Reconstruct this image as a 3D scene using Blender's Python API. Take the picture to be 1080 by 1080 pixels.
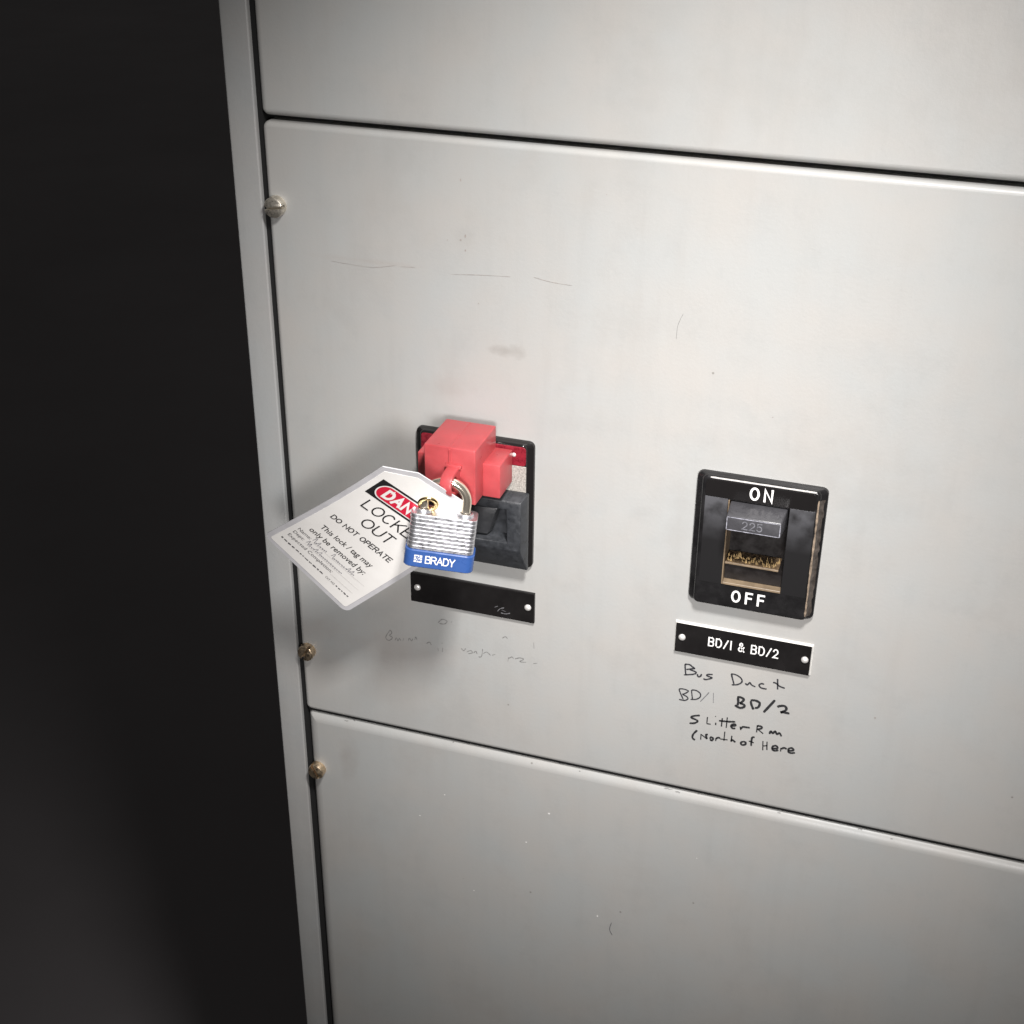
import bpy, bmesh, math, random
from mathutils import Vector, Matrix, Euler

random.seed(7)
for o in list(bpy.data.objects):
    bpy.data.objects.remove(o)
scene = bpy.context.scene
COL = scene.collection

# ------------------------------------------------------------------ camera
F_PX = 1500.0          # focal length in pixels of the 1080 px photograph
DIST = 0.95            # metres along the view axis to the cabinet front


def _cam_axes():
    x = -Vector((-4672 - 540, -(-323 - 540), -F_PX)).normalized()
    z = -Vector((512 - 540, -(3290 - 540), -F_PX)).normalized()
    z = (z - x * x.dot(z)).normalized()
    y = z.cross(x)
    return x, y, z


AX, AY, AZ = _cam_axes()
ROT = Matrix((AX, AY, AZ))                      # camera -> world
CAM = -DIST * (ROT @ Vector((0, 0, -1)))
cam_data = bpy.data.cameras.new("camera")
cam = bpy.data.objects.new("camera", cam_data)
COL.objects.link(cam)
cam.matrix_world = Matrix.Translation(CAM) @ ROT.to_4x4()
cam_data.sensor_width = 36.0
cam_data.lens = F_PX / 1080.0 * 36.0
cam_data.clip_start = 0.01
cam_data.clip_end = 100.0
scene.camera = cam

# ------------------------------------------------------------------ world and lamps (indoor photograph, key softbox, added fill)
world = bpy.data.worlds.new("World")
scene.world = world
world.use_nodes = True
bg = world.node_tree.nodes["Background"]
bg.inputs[0].default_value = (0.0100, 0.0098, 0.0096, 1)
bg.inputs[1].default_value = 6.0


def area(name, loc, target, size, power, color, size_y=None, spread=180):
    d = bpy.data.lights.new(name, 'AREA')
    d.energy = power
    d.color = color
    d.size = size
    if size_y:
        d.shape = 'RECTANGLE'
        d.size_y = size_y
    d.spread = math.radians(spread)
    o = bpy.data.objects.new(name, d)
    COL.objects.link(o)
    o.location = loc
    o.rotation_euler = (Vector(target) - Vector(loc)).to_track_quat('-Z', 'Y').to_euler()
    return o


area("key_softbox", (0.25, -0.42, 0.67), (0.06, 0.0, -0.10), 0.10, 1.80, (1.0, 0.978, 0.962), spread=68)
area("fill_softbox", (0.38, -1.15, 0.22), (0.10, 0.0, -0.02), 0.30, 0.98, (1.0, 0.972, 0.965), spread=44)  # added fill for the centre glow, no known lamp there

vs = scene.view_settings
vs.view_transform = 'Standard'
vs.look = 'None'
vs.exposure = 0.0
vs.gamma = 1.0
vs.use_curve_mapping = False
scene.render.engine = 'CYCLES'


# ------------------------------------------------------------------ pixel -> place
def at(px, py, y=0.0):
    """point of the photograph's pixel on the plane Y = y (metres)"""
    d = ROT @ Vector(((px - 540) / F_PX, -(py - 540) / F_PX, -1))
    return CAM + d * ((y - CAM.y) / d.y)


# ------------------------------------------------------------------ materials
MATS = {}


def new_mat(name):
    m = bpy.data.materials.new(name)
    m.use_nodes = True
    nt = m.node_tree
    b = nt.nodes["Principled BSDF"]
    MATS[name] = m
    return m, nt, b


def mat(name, color, rough=0.4, metal=0.0, noise=0.0, nscale=200.0, bump=0.0, bscale=600.0,
        rvar=0.0, coat=0.0, spec=0.5, sss=0.0, detail=4.0):
    m, nt, b = new_mat(name)
    L = nt.links
    b.inputs["Base Color"].default_value = (*color, 1)
    b.inputs["Roughness"].default_value = rough
    b.inputs["Metallic"].default_value = metal
    b.inputs["Specular IOR Level"].default_value = spec
    b.inputs["Coat Weight"].default_value = coat
    b.inputs["Coat Roughness"].default_value = 0.15
    if sss:
        b.inputs["Subsurface Weight"].default_value = sss
        b.inputs["Subsurface Radius"].default_value = (0.004, 0.0012, 0.001)
    tc = nt.nodes.new("ShaderNodeTexCoord")
    if noise or rvar:
        n = nt.nodes.new("ShaderNodeTexNoise")
        n.inputs["Scale"].default_value = nscale
        n.inputs["Detail"].default_value = detail
        n.inputs["Roughness"].default_value = 0.65
        L.new(tc.outputs["Object"], n.inputs["Vector"])
        if noise:
            mr = nt.nodes.new("ShaderNodeMapRange")
            mr.inputs[1].default_value = 0.3
            mr.inputs[2].default_value = 0.7
            mr.inputs[3].default_value = 1 - noise
            mr.inputs[4].default_value = 1 + noise
            L.new(n.outputs["Fac"], mr.inputs[0])
            mx = nt.nodes.new("ShaderNodeVectorMath")
            mx.operation = 'SCALE'
            mx.inputs[0].default_value = color
            L.new(mr.outputs[0], mx.inputs["Scale"])
            L.new(mx.outputs[0], b.inputs["Base Color"])
        if rvar:
            mr2 = nt.nodes.new("ShaderNodeMapRange")
            mr2.inputs[1].default_value = 0.3
            mr2.inputs[2].default_value = 0.7
            mr2.inputs[3].default_value = max(rough - rvar, 0.02)
            mr2.inputs[4].default_value = min(rough + rvar, 1)
            L.new(n.outputs["Fac"], mr2.inputs[0])
            L.new(mr2.outputs[0], b.inputs["Roughness"])
    if bump:
        n2 = nt.nodes.new("ShaderNodeTexNoise")
        n2.inputs["Scale"].default_value = bscale
        n2.inputs["Detail"].default_value = 3.0
        L.new(tc.outputs["Object"], n2.inputs["Vector"])
        bp = nt.nodes.new("ShaderNodeBump")
        bp.inputs["Strength"].default_value = bump
        bp.inputs["Distance"].default_value = 0.0004
        L.new(n2.outputs["Fac"], bp.inputs["Height"])
        L.new(bp.outputs["Normal"], b.inputs["Normal"])
    return m


def cabinet_paint(name, color, smudges=()):
    """grey machine enamel: fine orange peel, hand grime, specks; smudges = stains (x, z, rx, rz, strength)"""
    m, nt, b = new_mat(name)
    L = nt.links
    N = nt.nodes.new
    tc = N("ShaderNodeTexCoord")
    geo = N("ShaderNodeNewGeometry")
    P = geo.outputs["Position"]

    def noise(scale, detail=5.0, rough=0.6, vec=None):
        n = N("ShaderNodeTexNoise")
        n.inputs["Scale"].default_value = scale
        n.inputs["Detail"].default_value = detail
        n.inputs["Roughness"].default_value = rough
        L.new(vec or P, n.inputs["Vector"])
        return n.outputs["Fac"]

    def ramp(fac, a, b_, c0, c1):
        r = N("ShaderNodeMapRange")
        r.inputs[1].default_value = a
        r.inputs[2].default_value = b_
        r.inputs[3].default_value = c0
        r.inputs[4].default_value = c1
        L.new(fac, r.inputs[0])
        return r.outputs[0]

    def mix(fac, c1, c2):
        x = N("ShaderNodeMix")
        x.data_type = 'RGBA'
        if isinstance(fac, float):
            x.inputs[0].default_value = fac
        else:
            L.new(fac, x.inputs[0])
        for i, c in ((6, c1), (7, c2)):
            if isinstance(c, tuple):
                x.inputs[i].default_value = (*c, 1)
            else:
                L.new(c, x.inputs[i])
        return x.outputs[2]

    def math_(op, a, b_):
        x = N("ShaderNodeMath")
        x.operation = op
        for i, v in ((0, a), (1, b_)):
            if isinstance(v, (int, float)):
                x.inputs[i].default_value = v
            else:
                L.new(v, x.inputs[i])
        return x.outputs[0]

    warm = tuple(min(c * k, 1) for c, k in zip(color, (1.0, 0.980, 0.965)))
    cool = tuple(min(c * k, 1) for c, k in zip(color, (0.96, 0.985, 1.0)))
    c = mix(ramp(noise(14, 3), 0.35, 0.65, 0, 1), warm, cool)
    # cloudy grime left by wiping
    grime = tuple(k * 0.80 for k in warm)
    c = mix(math_('MULTIPLY', ramp(noise(9, 8, 0.7), 0.52, 0.78, 0, 0.55), 1.0), c, grime)
    # greasy hand marks: small mottles, and vertical wipe streaks
    st_ = N("ShaderNodeMapping")
    st_.inputs["Scale"].default_value = (70, 1, 6)
    st_.inputs["Rotation"].default_value = (0, math.radians(12), 0)
    L.new(P, st_.inputs["Vector"])
    c = mix(ramp(noise(1.0, 6, 0.7, st_.outputs[0]), 0.50, 0.80, 0, 0.22), c, tuple(k * 0.78 for k in warm))
    c = mix(ramp(noise(38, 6, 0.75), 0.52, 0.80, 0, 0.35), c, tuple(k * 0.80 for k in cool))
    # fine salt-and-pepper grain of sprayed enamel
    c = mix(ramp(noise(1500, 2, 0.7), 0.30, 0.70, 0.0, 0.16), c, tuple(k * 0.72 for k in color))
    # tiny dark specks
    sp = N("ShaderNodeTexVoronoi")
    sp.inputs["Scale"].default_value = 55
    L.new(P, sp.inputs["Vector"])
    keep = N("ShaderNodeSeparateColor")
    L.new(sp.outputs["Color"], keep.inputs[0])
    dot = math_('MULTIPLY', ramp(sp.outputs["Distance"], 0.030, 0.055, 1, 0), ramp(keep.outputs[0], 0.90, 0.905, 0, 1))
    c = mix(math_('MULTIPLY', dot, 0.55), c, (0.10, 0.085, 0.07))
    for (x, z, rx, rz, s, col) in smudges:
        mp = N("ShaderNodeMapping")
        mp.vector_type = 'POINT'
        mp.inputs["Location"].default_value = (-x / rx, 0, -z / rz)
        mp.inputs["Scale"].default_value = (1 / rx, 0, 1 / rz)
        L.new(P, mp.inputs["Vector"])
        ln = N("ShaderNodeVectorMath")
        ln.operation = 'LENGTH'
        L.new(mp.outputs[0], ln.inputs[0])
        wob = math_('ADD', ln.outputs["Value"], ramp(noise(60, 4), 0.3, 0.7, -0.45, 0.45))
        c = mix(ramp(wob, 0.15, 1.0, s, 0.0), c, col)
    L.new(c, b.inputs["Base Color"])
    b.inputs["Specular IOR Level"].default_value = 0.5
    L.new(ramp(noise(22, 7, 0.7), 0.3, 0.7, 0.30, 0.48), b.inputs["Roughness"])
    peel = N("ShaderNodeBump")
    peel.inputs["Strength"].default_value = 0.22
    peel.inputs["Distance"].default_value = 0.0003
    L.new(noise(420, 2), peel.inputs["Height"])
    wave = N("ShaderNodeBump")                      # sheet metal is never quite flat
    wave.inputs["Strength"].default_value = 0.16
    wave.inputs["Distance"].default_value = 0.004
    L.new(noise(6.5, 1), wave.inputs["Height"])
    L.new(peel.outputs[0], wave.inputs["Normal"])
    L.new(wave.outputs[0], b.inputs["Normal"])
    return m


GREY = (0.40, 0.395, 0.380)
pt = lambda px, py: at(px, py, 0)
sm = []
for (px, py, rx, rz, s, col) in (
        (534, 370, 0.013, 0.005, 0.40, (0.22, 0.20, 0.18)),
        (470, 408, 0.020, 0.010, 0.25, (0.30, 0.26, 0.24)),
        (488, 252, 0.009, 0.010, 0.12, (0.27, 0.25, 0.23)),
        (385, 275, 0.050, 0.0022, 0.12, (0.33, 0.26, 0.22)),
        (800, 470, 0.045, 0.012, 0.14, (0.30, 0.285, 0.27)),
        (715, 560, 0.010, 0.050, 0.16, (0.28, 0.265, 0.25)),
        (590, 520, 0.016, 0.040, 0.12, (0.30, 0.285, 0.27)),
        (430, 690, 0.055, 0.020, 0.18, (0.33, 0.27, 0.24)),
        (345, 665, 0.030, 0.012, 0.20, (0.30, 0.25, 0.22))):
    p = pt(px, py)
    sm.append((p.x, p.z, rx, rz, s, col))
cabinet_paint("panel_paint", GREY, sm)
p = pt(365, 800)
cabinet_paint("lower_panel_paint", GREY, [(p.x, p.z, 0.012, 0.020, 0.25, (0.24, 0.21, 0.19))])
cabinet_paint("frame_paint", (0.355, 0.355, 0.348))
mat("dark_gap", (0.004, 0.004, 0.004), 0.9)  # near-black colour stands in for the shade inside the panel gaps
mat("edge_wear", (0.62, 0.60, 0.57), 0.4)  # top edge highlight put into the colour, along with wear
mat("edge_wear_tan", (0.22, 0.17, 0.125), 0.45, noise=0.5, nscale=300)  # right crest highlight put into the colour, along with wear
mat("breaker_black", (0.012, 0.0115, 0.012), 0.25, noise=0.3, nscale=90, rvar=0.10, bump=0.12, bscale=900)
mat("breaker_gloss", (0.011, 0.010, 0.010), 0.16, rvar=0.05, nscale=60)
mat("breaker_grey", (0.034, 0.035, 0.038), 0.36, noise=0.25, nscale=120, rvar=0.10, bump=0.25, bscale=1400)
mat("block_black", (0.030, 0.032, 0.036), 0.40, noise=0.35, nscale=220, rvar=0.14, bump=0.35, bscale=1500)
mat("handle_grey", (0.056, 0.055, 0.060), 0.30, noise=0.18, nscale=160, rvar=0.08, bump=0.12, bscale=900)
mat("tan_liner", (0.21, 0.155, 0.10), 0.40, noise=0.25, nscale=140, rvar=0.1)
mat("fringe_brown", (0.34, 0.23, 0.10), 0.6, noise=0.6, nscale=500)
mat("dusty_brass", (0.11, 0.07, 0.035), 0.75, noise=0.7, nscale=700, bump=1.0, bscale=1600)
mat("slide_dark", (0.011, 0.009, 0.009), 0.45, noise=0.4, nscale=100, rvar=0.15)
mat("red_label", (0.20, 0.012, 0.022), 0.30, noise=0.35, nscale=260, rvar=0.1)
mat("speckled_grey", (0.33, 0.31, 0.28), 0.55, noise=0.55, nscale=900, bump=0.4, bscale=1500)
mat("white_paint", (0.80, 0.79, 0.77), 0.45, noise=0.05, nscale=300)
mat("nameplate_black", (0.011, 0.010, 0.010), 0.22, noise=0.2, nscale=60, rvar=0.08, bump=0.04, bscale=300)
mat("nameplate_core", (0.66, 0.645, 0.61), 0.45, noise=0.1)
mat("rivet_metal", (0.86, 0.84, 0.81), 0.42, metal=0.55)
mat("screw_nickel", (0.70, 0.65, 0.56), 0.34, metal=0.88, noise=0.30, nscale=500, rvar=0.12, bump=0.25, bscale=900)
mat("screw_brass", (0.74, 0.58, 0.40), 0.34, metal=0.95, noise=0.35, nscale=350, rvar=0.15, bump=0.35, bscale=900)
mat("slot_dirt", (0.03, 0.025, 0.02), 0.8)
mat("red_plastic", (0.41, 0.060, 0.066), 0.38, noise=0.13, nscale=55, rvar=0.12, bump=0.16, bscale=700, sss=0.25)
mat("lock_steel", (0.60, 0.60, 0.63), 0.34, metal=0.90, noise=0.15, nscale=300, rvar=0.10, bump=0.15, bscale=900)
mat("lock_core", (0.10, 0.10, 0.10), 0.6, metal=0.6)
mat("shackle_chrome", (0.94, 0.85, 0.70), 0.15, metal=0.92)
mat("blue_vinyl", (0.032, 0.085, 0.27), 0.28, noise=0.08, nscale=80, rvar=0.06, bump=0.05, bscale=600)
mat("tag_card", (0.87, 0.845, 0.81), 0.52, noise=0.035, nscale=30, rvar=0.08, coat=0.15)
mat("tag_laminate", (0.58, 0.57, 0.585), 0.22, noise=0.10, nscale=60, rvar=0.06, coat=0.4)
mat("print_black", (0.014, 0.013, 0.014), 0.5)
mat("print_red", (0.62, 0.018, 0.050), 0.40)
mat("print_white", (0.84, 0.82, 0.79), 0.4)
mat("print_fine", (0.10, 0.095, 0.10), 0.5)
mat("ballpoint", (0.10, 0.095, 0.13), 0.5)
mat("grommet_brass", (0.78, 0.60, 0.30), 0.22, metal=1.0)
mat("ink_black", (0.020, 0.020, 0.022), 0.5)
mat("ink_thin", (0.030, 0.030, 0.036), 0.5)
mat("ink_faded", (0.14, 0.138, 0.145), 0.5)
mat("ink_rubbed", (0.19, 0.185, 0.18), 0.5)
mat("rule_grey", (0.62, 0.60, 0.58), 0.5)
mat("number_worn", (0.145, 0.145, 0.16), 0.4, noise=0.5, nscale=500)
mat("handle_rub", (0.30, 0.30, 0.34), 0.35, noise=0.7, nscale=400)  # pale tone for the handle's front edges
mat("scratch_dull", (0.325, 0.285, 0.262), 0.6, noise=0.3, nscale=300)
mat("chip_pale", (0.75, 0.74, 0.71), 0.5)
mat("concrete_dark", (0.135, 0.124, 0.127), 0.85, noise=0.08, nscale=1.2, bump=0.2, bscale=60)


mat("worn_side", (0.060, 0.050, 0.043), 0.38, noise=0.75, nscale=160, rvar=0.15, bump=0.3, bscale=700, detail=8)  # reflection of the neighbouring panel, put into the flank's colour


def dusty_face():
    """black moulding with its reflected sheen painted in, greyest beside the handle"""
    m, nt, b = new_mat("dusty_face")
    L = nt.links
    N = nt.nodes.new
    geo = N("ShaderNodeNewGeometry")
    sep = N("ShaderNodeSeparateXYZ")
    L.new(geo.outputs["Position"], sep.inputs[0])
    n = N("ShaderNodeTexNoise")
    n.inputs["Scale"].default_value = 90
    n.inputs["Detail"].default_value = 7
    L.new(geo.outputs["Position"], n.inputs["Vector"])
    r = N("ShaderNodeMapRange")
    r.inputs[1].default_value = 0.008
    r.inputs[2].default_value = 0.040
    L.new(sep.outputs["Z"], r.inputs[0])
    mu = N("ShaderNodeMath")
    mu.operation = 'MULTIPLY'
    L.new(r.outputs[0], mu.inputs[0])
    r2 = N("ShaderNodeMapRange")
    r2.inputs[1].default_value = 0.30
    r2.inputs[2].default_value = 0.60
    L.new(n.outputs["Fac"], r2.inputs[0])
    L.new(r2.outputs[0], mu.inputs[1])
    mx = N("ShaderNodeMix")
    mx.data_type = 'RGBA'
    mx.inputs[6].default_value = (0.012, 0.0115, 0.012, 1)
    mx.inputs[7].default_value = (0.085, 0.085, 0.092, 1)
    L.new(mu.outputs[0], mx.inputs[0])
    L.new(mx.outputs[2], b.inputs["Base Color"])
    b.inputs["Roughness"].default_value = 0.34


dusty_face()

# ------------------------------------------------------------------ object helpers
WORLD = {}          # world matrix of every object made here


def empty(name, loc, rot=(0, 0, 0), label=None, cat=None, group=None):
    o = bpy.data.objects.new(name, None)
    COL.objects.link(o)
    o.empty_display_size = 0.02
    o.location = loc
    o.rotation_euler = rot
    WORLD[o] = Matrix.Translation(loc) @ Euler(rot).to_matrix().to_4x4()
    if label:
        o["label"] = label
    if cat:
        o["category"] = cat
    if group:
        o["group"] = group
    return o


def link(name, bm, m, parent=None, local=False, smooth=None, label=None, kind=None):
    """one bmesh -> ONE mesh object; world-space vertices are moved into the parent's space"""
    if parent is not None and not local:
        inv = WORLD[parent].inverted()
        bmesh.ops.transform(bm, matrix=inv, verts=bm.verts)
    bmesh.ops.recalc_face_normals(bm, faces=bm.faces)
    me = bpy.data.meshes.new(name)
    bm.to_mesh(me)
    bm.free()
    if smooth is not None:
        for poly in me.polygons:
            poly.use_smooth = True
        me.set_sharp_from_angle(angle=math.radians(smooth))
    if isinstance(m, str):
        m = [m]
    for k in m:
        me.materials.append(MATS[k])
    o = bpy.data.objects.new(name, me)
    COL.objects.link(o)
    if parent is not None:
        o.parent = parent
        WORLD[o] = WORLD[parent]
    else:
        WORLD[o] = Matrix.Identity(4)
    if label:
        o["label"] = label
    if kind:
        o["kind"] = kind
    return o


def rrect(x0, x1, z0, z1, r, n=6):
    """rounded rectangle outline (x, z), counter-clockwise seen from -Y"""
    r = max(min(r, (x1 - x0) / 2 - 1e-6, (z1 - z0) / 2 - 1e-6), 1e-5)
    pts = []
    for cx, cz, a0 in ((x1 - r, z0 + r, -90), (x1 - r, z1 - r, 0), (x0 + r, z1 - r, 90), (x0 + r, z0 + r, 180)):
        for i in range(n + 1):
            a = math.radians(a0 + 90 * i / n)
            pts.append((cx + r * math.cos(a), cz + r * math.sin(a)))
    return pts


def bevel_profile(y_back, y_front, b, n=5):
    """[(inset, y)] from the back edge round to the front face"""
    pr = [(0, y_back)]
    s = -1 if y_front < y_back else 1
    for i in range(n + 1):
        a = math.pi / 2 * i / n
        pr.append((b * (1 - math.cos(a)), y_front - s * b * (1 - math.sin(a))))
    return pr


def plate_bm(x0, x1, z0, z1, r, profile, holes=(), hole_depth=0.0, n=6, back=True, bm=None):
    """rounded plate from a list of (inset[, inset_z], y) loops; the front face may have holes = [(x0,x1,z0,z1,r)]"""
    bm = bm or bmesh.new()
    loops = []
    for e in profile:
        if len(e) == 2:
            ix = iz = e[0]
            y = e[1]
        else:
            ix, iz, y = e
        rr = max(r - min(ix, iz), min(r, 0.0008))
        loops.append([bm.verts.new((x, y, z)) for x, z in rrect(x0 + ix, x1 - ix, z0 + iz, z1 - iz, rr, n)])
    for a, b in zip(loops, loops[1:]):
        k = len(a)
        for i in range(k):
            bm.faces.new((a[i], a[(i + 1) % k], b[(i + 1) % k], b[i]))
    if back:
        bm.faces.new(loops[0])
    top = loops[-1]
    y = top[0].co.y
    if not holes:
        bm.faces.new(list(reversed(top)))
    else:
        edges = []

        def ring(vs_):
            es = []
            for i in range(len(vs_)):
                e = bm.edges.get((vs_[i], vs_[(i + 1) % len(vs_)])) or bm.edges.new((vs_[i], vs_[(i + 1) % len(vs_)]))
                es.append(e)
            return es
        edges += ring(top)
        for h in holes:
            hv = [bm.verts.new((x, y, z)) for x, z in rrect(*h, 3)]
            edges += ring(hv)
            hb = [bm.verts.new((v.co.x, y + hole_depth, v.co.z)) for v in hv]
            k = len(hv)
            for i in range(k):
                bm.faces.new((hv[i], hv[(i + 1) % k], hb[(i + 1) % k], hb[i]))
        bmesh.ops.triangle_fill(bm, use_beauty=True, use_dissolve=False, edges=edges)
    return bm


def box_bm(x0, x1, y0, y1, z0, z1, bev=0.0, segs=2, bm=None):
    bm2 = bmesh.new()
    v = [bm2.verts.new((x, y, z)) for x in (x0, x1) for y in (y0, y1) for z in (z0, z1)]
    for f in ((0, 1, 3, 2), (4, 6, 7, 5), (0, 4, 5, 1), (2, 3, 7, 6), (0, 2, 6, 4), (1, 5, 7, 3)):
        bm2.faces.new([v[i] for i in f])
    if bev:
        bmesh.ops.bevel(bm2, geom=list(bm2.edges), offset=bev, segments=segs, profile=0.5, affect='EDGES', clamp_overlap=True)
    if bm is None:
        return bm2
    me = bpy.data.meshes.new("t")
    bm2.to_mesh(me)
    bm2.free()
    bm.from_mesh(me)
    bpy.data.meshes.remove(me)
    return bm


def hull_bm(points, faces, bev=0.0, segs=2):
    bm = bmesh.new()
    v = [bm.verts.new(p_) for p_ in points]
    for f in faces:
        bm.faces.new([v[i] for i in f])
    if bev:
        bmesh.ops.bevel(bm, geom=list(bm.edges), offset=bev, segments=segs, profile=0.5, affect='EDGES', clamp_overlap=True)
    return bm


HEX = ((0, 1, 2, 3), (7, 6, 5, 4), (0, 4, 5, 1), (1, 5, 6, 2), (2, 6, 7, 3), (3, 7, 4, 0))


def dome_bm(c, r, h, axis_y=-1, n=20, rings=5, stem=0.0):
    """round head standing on the plane y = c.y, pointing to -Y"""
    bm = bmesh.new()
    loops = []
    prof = [(r, 0.0)]
    if stem:
        prof.append((r, stem))
    for i in range(1, rings):
        a = math.pi / 2 * i / rings
        prof.append((r * math.cos(a), stem + h * math.sin(a)))
    for rr, hh in prof:
        loops.append([bm.verts.new((c[0] + rr * math.cos(2 * math.pi * i / n), c[1] + axis_y * hh, c[2] + rr * math.sin(2 * math.pi * i / n))) for i in range(n)])
    for a, b in zip(loops, loops[1:]):
        for i in range(n):
            bm.faces.new((a[i], a[(i + 1) % n], b[(i + 1) % n], b[i]))
    t = bm.verts.new((c[0], c[1] + axis_y * (stem + h), c[2]))
    for i in range(n):
        bm.faces.new((loops[-1][i], loops[-1][(i + 1) % n], t))
    bm.faces.new(loops[0])
    return bm


def tube_bm(path, rad, n=14, bm=None, caps=True):
    bm = bm or bmesh.new()
    path = [Vector(q) for q in path]
    loops = []
    up = None
    for i, q in enumerate(path):
        t = (path[min(i + 1, len(path) - 1)] - path[max(i - 1, 0)]).normalized()
        if up is None:
            up = t.orthogonal().normalized()
        up = (up - t * up.dot(t)).normalized()
        s = t.cross(up)
        r = rad[i] if isinstance(rad, (list, tuple)) else rad
        loops.append([bm.verts.new(q + (up * math.cos(2 * math.pi * k / n) + s * math.sin(2 * math.pi * k / n)) * r) for k in range(n)])
    for a, b in zip(loops, loops[1:]):
        for k in range(n):
            bm.faces.new((a[k], a[(k + 1) % n], b[(k + 1) % n], b[k]))
    if caps:
        bm.faces.new(loops[0])
        bm.faces.new(loops[-1])
    return bm


def text_geo(s, width=None, height=None, bold=0.0, spacing=1.0):
    """2-D outline of a text, centred on its bounding box and scaled to width x height: verts, faces"""
    cu = bpy.data.curves.new("t", 'FONT')
    cu.body = s
    cu.size = 1.0
    cu.offset = bold
    cu.space_character = spacing
    cu.resolution_u = 4
    o = bpy.data.objects.new("t", cu)
    COL.objects.link(o)
    dg = bpy.context.evaluated_depsgraph_get()
    me = o.evaluated_get(dg).to_mesh()
    vs_ = [(v.co.x, v.co.y) for v in me.vertices]
    fs = [tuple(q.vertices) for q in me.polygons]
    o.evaluated_get(dg).to_mesh_clear()
    bpy.data.objects.remove(o)
    bpy.data.curves.remove(cu)
    xs = [v[0] for v in vs_]
    ys = [v[1] for v in vs_]
    w0, h0 = max(xs) - min(xs), max(ys) - min(ys)
    cx, cy = (max(xs) + min(xs)) / 2, (max(ys) + min(ys)) / 2
    sx = width / w0 if width else None
    sy = height / h0 if height else None
    sx = sx or sy
    sy = sy or sx
    return [((x - cx) * sx, (y - cy) * sy) for x, y in vs_], fs


def flat_text(s, fn, width, height, bold=0.0, spacing=1.0, bm=None):
    bm = bm or bmesh.new()
    v2, fs = text_geo(s, width, height, bold, spacing)
    vs_ = [bm.verts.new(fn(x, y)) for x, y in v2]
    for f in fs:
        try:
            bm.faces.new([vs_[i] for i in f])
        except ValueError:
            pass
    return bm


def smooth_line(pts, sub=5):
    """Catmull-Rom through 2-D points"""
    if len(pts) < 3:
        return list(pts)
    P_ = [pts[0]] + list(pts) + [pts[-1]]
    out = []
    for i in range(1, len(P_) - 2):
        p0, p1, p2, p3 = P_[i - 1:i + 3]
        for k in range(sub):
            t = k / sub
            out.append(tuple(0.5 * ((2 * p1[j]) + (-p0[j] + p2[j]) * t + (2 * p0[j] - 5 * p1[j] + 4 * p2[j] - p3[j]) * t * t
                                    + (-p0[j] + 3 * p1[j] - 3 * p2[j] + p3[j]) * t ** 3) for j in (0, 1)))
    out.append(pts[-1])
    return out


def ribbon(bm, pts, w, fn, jitter=0.12, taper=True):
    """flat ink stroke; pts are 2-D, fn maps to 3-D, w in the units of pts"""
    pts = [Vector(q) for q in pts]
    n = len(pts)
    left, right = [], []
    for i, q in enumerate(pts):
        t = pts[min(i + 1, n - 1)] - pts[max(i - 1, 0)]
        if t.length < 1e-9:
            t = Vector((1, 0))
        t.normalize()
        nn = Vector((-t.y, t.x))
        ww = w * (1 + random.uniform(-jitter, jitter)) / 2
        if taper and (i == 0 or i == n - 1):
            ww *= 0.6
        left.append(bm.verts.new(fn(*(q + nn * ww))))
        right.append(bm.verts.new(fn(*(q - nn * ww))))
    for i in range(n - 1):
        bm.faces.new((left[i], left[i + 1], right[i + 1], right[i]))


# engraver's and gothic capitals as single strokes in a 1 x 1 box (arcs become polylines)
def arc(cx, cy, rx, ry, a0, a1, n=10):
    return [(cx + rx * math.cos(math.radians(a0 + (a1 - a0) * i / n)), cy + ry * math.sin(math.radians(a0 + (a1 - a0) * i / n))) for i in range(n + 1)]


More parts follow.
